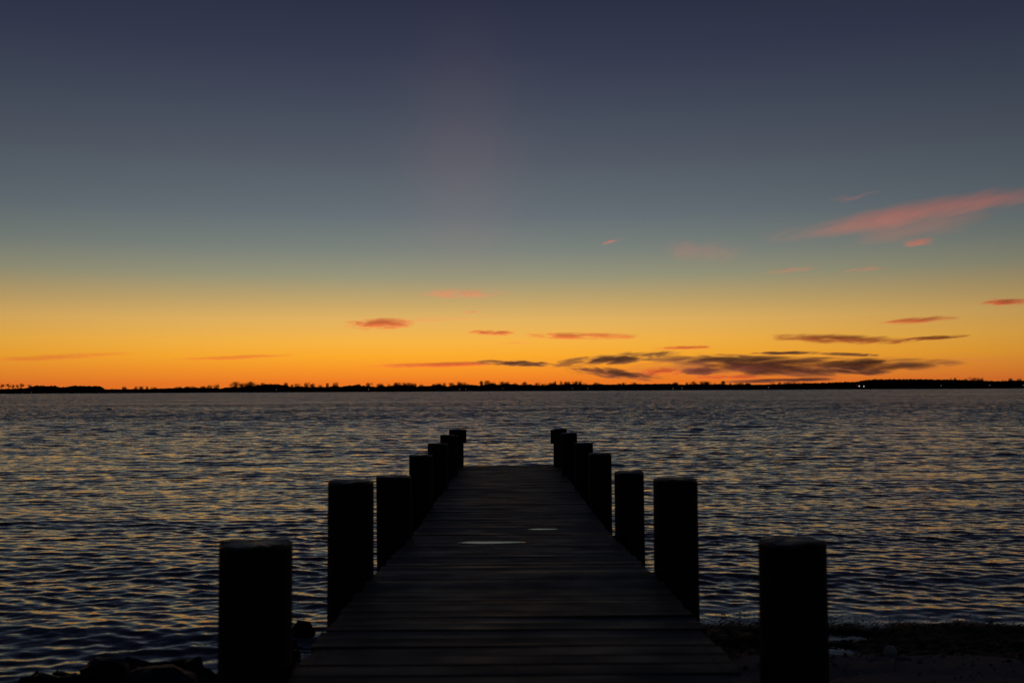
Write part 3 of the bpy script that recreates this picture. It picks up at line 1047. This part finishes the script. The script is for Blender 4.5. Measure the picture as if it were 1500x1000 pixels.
tag(o, 'scatter of small pebbles over the sand right of the dock', 'pebbles', None, 'stuff')
# flecks of foam where the ripples break on the sand
M_FOAM = simple('foam', (0.55, 0.55, 0.55), 0.6, 0.3, 0.2, 20.0)
v, f = [], []
for _ in range(900):
    x = q.uniform(1.0, 6.5)
    d_ = float(shore_d(x)) + q.gauss(0.12, 0.10) + 0.06 * math.sin(x * 3.1) + 0.04 * math.sin(x * 7.7)
    rx, ry = q.uniform(.004, .022), q.uniform(.003, .010)
    i = len(v)
    z0 = 0.018
    for k_ in range(6):
        t_ = k_ * math.pi / 3
        v.append((x + math.cos(t_) * rx, d_ + math.sin(t_) * ry, z0))
    v.append((x, d_, z0 + 0.006))
    f += [(i + k_, i + (k_ + 1) % 6, i + 6) for k_ in range(6)]
o = obj('foam', mesh('foam', v, f), M_FOAM)
tag(o, 'thin line of foam flecks where the water meets the right-hand beach', 'foam', None, 'stuff')

# small pale stone on the right-hand beach
p = at(1304, 957, 7.55)
o = obj('stone', rock_mesh(901, 3, 5, .85, .03, False), M_STONE)
r = 7.2 * 7.55 / F_PX
gz = float(ground_h(np.array([p.x]), np.array([7.55]))[0])
o.scale = (r * 1.15, r, r * 1.1)
o.location = (p.x, 7.55, gz + r * 0.55)
tag(o, 'small pale round stone at the edge of the sand right of the dock', 'stone')

# ------------------------------------------------------------------ a duck far out on the water
p = at(160, 596.2, 118)
v, f = [], []
SEG = 10
prof = [(-.24, .02, .10), (-.17, .055, .09), (-.06, .09, .075), (.06, .095, .07), (.14, .07, .085), (.185, .042, .13), (.20, .036, .19), (.21, .042, .235), (.245, .035, .25), (.275, .014, .238), (.31, .012, .232)]
prev = None
for x, r_, z in prof:
    ring = []
    for s in range(SEG):
        t = 2 * math.pi * s / SEG
        ring.append(len(v))
        v.append((x, math.cos(t) * r_, z + math.sin(t) * r_))
    if prev:
        for s in range(SEG):
            f.append((prev[s], prev[(s + 1) % SEG], ring[(s + 1) % SEG], ring[s]))
    prev = ring
f.append(tuple(range(SEG - 1, -1, -1)))
f.append(tuple(prev))
duck = obj('duck', mesh('duck', v, f, True), M_DUCK, None, (p.x, 118, -0.03))
duck.rotation_euler = (0, 0, R(200))
duck.scale = (1.35, 1.35, 1.35)
tag(duck, 'tiny dark water bird floating alone far out on the left', 'bird')

# ------------------------------------------------------------------ clouds: thin drifting banks of vapour
def cloud_mesh(seed):
    bm = bmesh.new()
    bmesh.ops.create_icosphere(bm, subdivisions=3, radius=1.0)
    me_ = bpy.data.meshes.new('cloud')
    bm.to_mesh(me_); bm.free()
    return me_

def mat_cloud(name, albedo, dens, thr, seed, sx, aniso=0.45, soft=False):
    """dens: optical density per metre; sx: how streaky the vapour is"""
    m_, t, b, o = newmat(name)
    t.n.remove(b)
    tc = t.add('ShaderNodeTexCoord')
    p = tc.outputs['Object']
    r2 = t.v('DOT_PRODUCT', p, p)
    q_ = t.v('ADD', p, (seed * 3.71, seed * 1.93, seed * 2.37))
    wob = t.noise(t.v('MULTIPLY', q_, (1.6, 0.4, 1.0)), 1.0, 3.0)
    q2 = t.v('ADD', q_, t.v('MULTIPLY', t.v('SUBTRACT', wob.outputs['Color'], (0.5, 0.5, 0.5)), (0.9, 0.3, 1.9)))
    n = t.noise(t.v('MULTIPLY', q2, (sx, 0.30, 1.6)), 1.0, 6.0, 0.62)
    fall = t.maprange(r2, 0.0, 1.0, 1.12, 0.0)
    fall = t.m('POWER', fall, 0.8 if soft else 0.6)
    val = t.m('SUBTRACT', t.m('ADD', t.m('MULTIPLY', t.m('SUBTRACT', n.outputs[0], 0.5), 4.0), fall), thr)
    val = t.maprange(val, 0.0, 0.75, 0.0, 1.0, smooth=True)
    den = t.m('MULTIPLY', t.m('MULTIPLY', val, fall), dens)
    pv = t.add('ShaderNodeVolumePrincipled')
    pv.inputs['Color'].default_value = tuple(albedo) + (1,)
    t.put(pv.inputs['Density'], den)
    pv.inputs['Anisotropy'].default_value = aniso
    t.link(pv.outputs[0], o.inputs['Volume'])
    return m_

CD = 15000.0
cm_ = CD / F_PX
PINK, RED, DARK, FAINT = 'pink', 'red', 'dark', 'faint'
ALB = {'pink': (0.95, 0.72, 0.75), 'red': (0.85, 0.42, 0.32), 'dark': (0.17, 0.22, 0.34), 'faint': (0.95, 0.70, 0.65), 'veil': (0.95, 0.72, 0.72), 'haze': (0.36, 0.33, 0.42), 'dull': (0.85, 0.42, 0.32), 'brown': (0.40, 0.20, 0.20)}  # shade of the sunless low clouds is put into the 'dark' albedo
TAU = {'pink': 0.46, 'red': 1.25, 'dark': 2.4, 'faint': 0.28, 'veil': 0.13, 'haze': 0.75, 'dull': 0.7, 'brown': 2.0}
VEIL = 'veil'
FAINT2, BROWN = 'dull', 'brown'
clouds = [  # px, py, width, height, tilt deg, kind, label
    (897, 526, 185, 22, 5, DARK, 'dark grey cloud forming the upper left wing of the low bank'),
    (890, 546, 165, 20, -6, DARK, 'dark cloud slanting down under the left wing of the low bank'),
    (965, 545, 70, 16, 0, RED, 'soft reddish patch between the left wing and the middle of the low bank'),
    (1095, 527, 300, 20, -1, DARK, 'long dark streak along the upper middle of the low bank'),
    (1120, 540, 250, 30, -4, DARK, 'thick dark wedge at the lower middle of the low bank'),
    (1027, 543, 55, 19, 0, DARK, 'small dark ball of cloud left of the thick wedge'),
    (1065, 552, 130, 9, 0, RED, 'thin red-brown streak under the small dark ball of cloud'),
    (1145, 557, 170, 8, 1, DARK, 'lowest thin dark streak just above the far trees'),
    (1295, 534, 220, 26, 1, DARK, 'dark cloud at the right end of the low bank'),
    (1255, 544, 100, 15, -3, DARK, 'small dark cloud hanging under the right end of the low bank'),
    (1155, 517, 110, 7, 0, DARK, 'thin dark wisp above the upper middle of the low bank'),
    (1243, 519, 90, 7, -2, DARK, 'thin dark wisp above the right end of the low bank'),
    (1003, 509, 100, 7, 1, RED, 'thin brown wisp above the gap in the low bank'),
    (1235, 497, 220, 16, -2, BROWN, 'dark red streak above the right end of the low bank'),
    (1365, 495, 110, 8, 3, BROWN, 'thin dark tail right of the dark red streak'),
    (1345, 469, 120, 11, 3, RED, 'short brownish streak above the long dark red one'),
    (557, 474, 118, 20, 1, RED, 'small red lens-shaped cloud left of the dock, above the horizon'),
    (676, 430, 150, 16, 0, PINK, 'salmon pink cloud streak high above the far left piles'),
    (850, 492, 195, 11, -1, RED, 'long orange-red streak above the far right piles'),
    (722, 487, 80, 9, -2, RED, 'short orange-red streak just left of the long orange-red one'),
    (650, 534, 240, 9, 1, RED, 'thin reddish streak low over the far trees left of the dock end'),
    (757, 532, 130, 12, -2, DARK, 'small dark cloud low over the trees straight beyond the dock'),
    (80, 523, 250, 6.5, 3, FAINT2, 'thin red streak low at the left edge of the sky'),
    (350, 523, 200, 6, 2, FAINT2, 'faint orange streak low in the left part of the sky'),
    (1120, 538, 560, 40, 0, 'haze', 'broad thin brownish veil joining the whole low bank'),
    (1330, 334, 380, 60, 8, VEIL, 'pale pink skirt hanging below the long slanting pink cloud'),
    (1345, 312, 510, 29, 9, PINK, 'long pink cloud slanting up at the right edge of the sky'),
    (1345, 355, 48, 17, 4, PINK, 'tiny pink cloud just below the long slanting pink one'),
    (1250, 290, 120, 22, 6, VEIL, 'faint pink wisp above the long slanting pink cloud'),
    (1035, 368, 170, 62, -6, VEIL, 'faint pink veil left of the long slanting pink cloud'),
    (1158, 396, 110, 10, 5, FAINT, 'faint pinkish thread below the pink veil'),
    (1270, 394, 80, 10, 5, FAINT, 'faint pinkish thread below the tiny pink cloud'),
    (1468, 442, 80, 14, 1, RED, 'small dull red cloud at the right edge of the sky'),
    (640, 468, 220, 10, 2, FAINT, 'faint orange streak right of the small red lens-shaped cloud'),
    (1430, 527, 170, 9, 0, FAINT, 'faint brown streak at the right end above the tall wood'),
    (756, 502, 60, 7, 2, FAINT, 'faint orange puff below the long orange-red streak'),
    (894, 354, 42, 4.5, 13, PINK, 'short pink vapour trail slanting up above the dock end'),
    (690, 457, 34, 4, 4, PINK, 'short orange vapour trail below the salmon pink streak'),
]
for k, (px, py, wd, ht, tilt, kind, lab) in enumerate(clouds):
    d_ = CD + (k % 7) * 900
    s = d_ / F_PX
    p = at(px, py, d_)
    depth = max(wd * s * 0.30, ht * s * 1.5)
    thr = {'pink': 0.34, 'red': 0.34, 'dark': 0.40, 'faint': 0.5, 'veil': 0.62, 'haze': 0.45, 'dull': 0.34, 'brown': 0.36}[kind]
    if ht < 5:
        thr = 0.30
    streak = max(1.2, min(4.6, wd / ht * 0.36))
    m_ = mat_cloud('cloud_vapour_%02d' % k, ALB[kind], TAU[kind] / depth, thr, k + 1.3, streak, soft=kind in ('pink', 'veil', 'haze', 'faint'))
    o = obj('cloud', cloud_mesh(k), m_, None, p)
    g_ = (1.18, 0.92) if kind == 'dark' else (1.1, 1.0)
    o.scale = (wd * s / 2 * g_[0], depth, ht * s / 2 * g_[1])
    o.rotation_euler = (0, -R(tilt), 0)
    tag(o, lab, 'cloud')
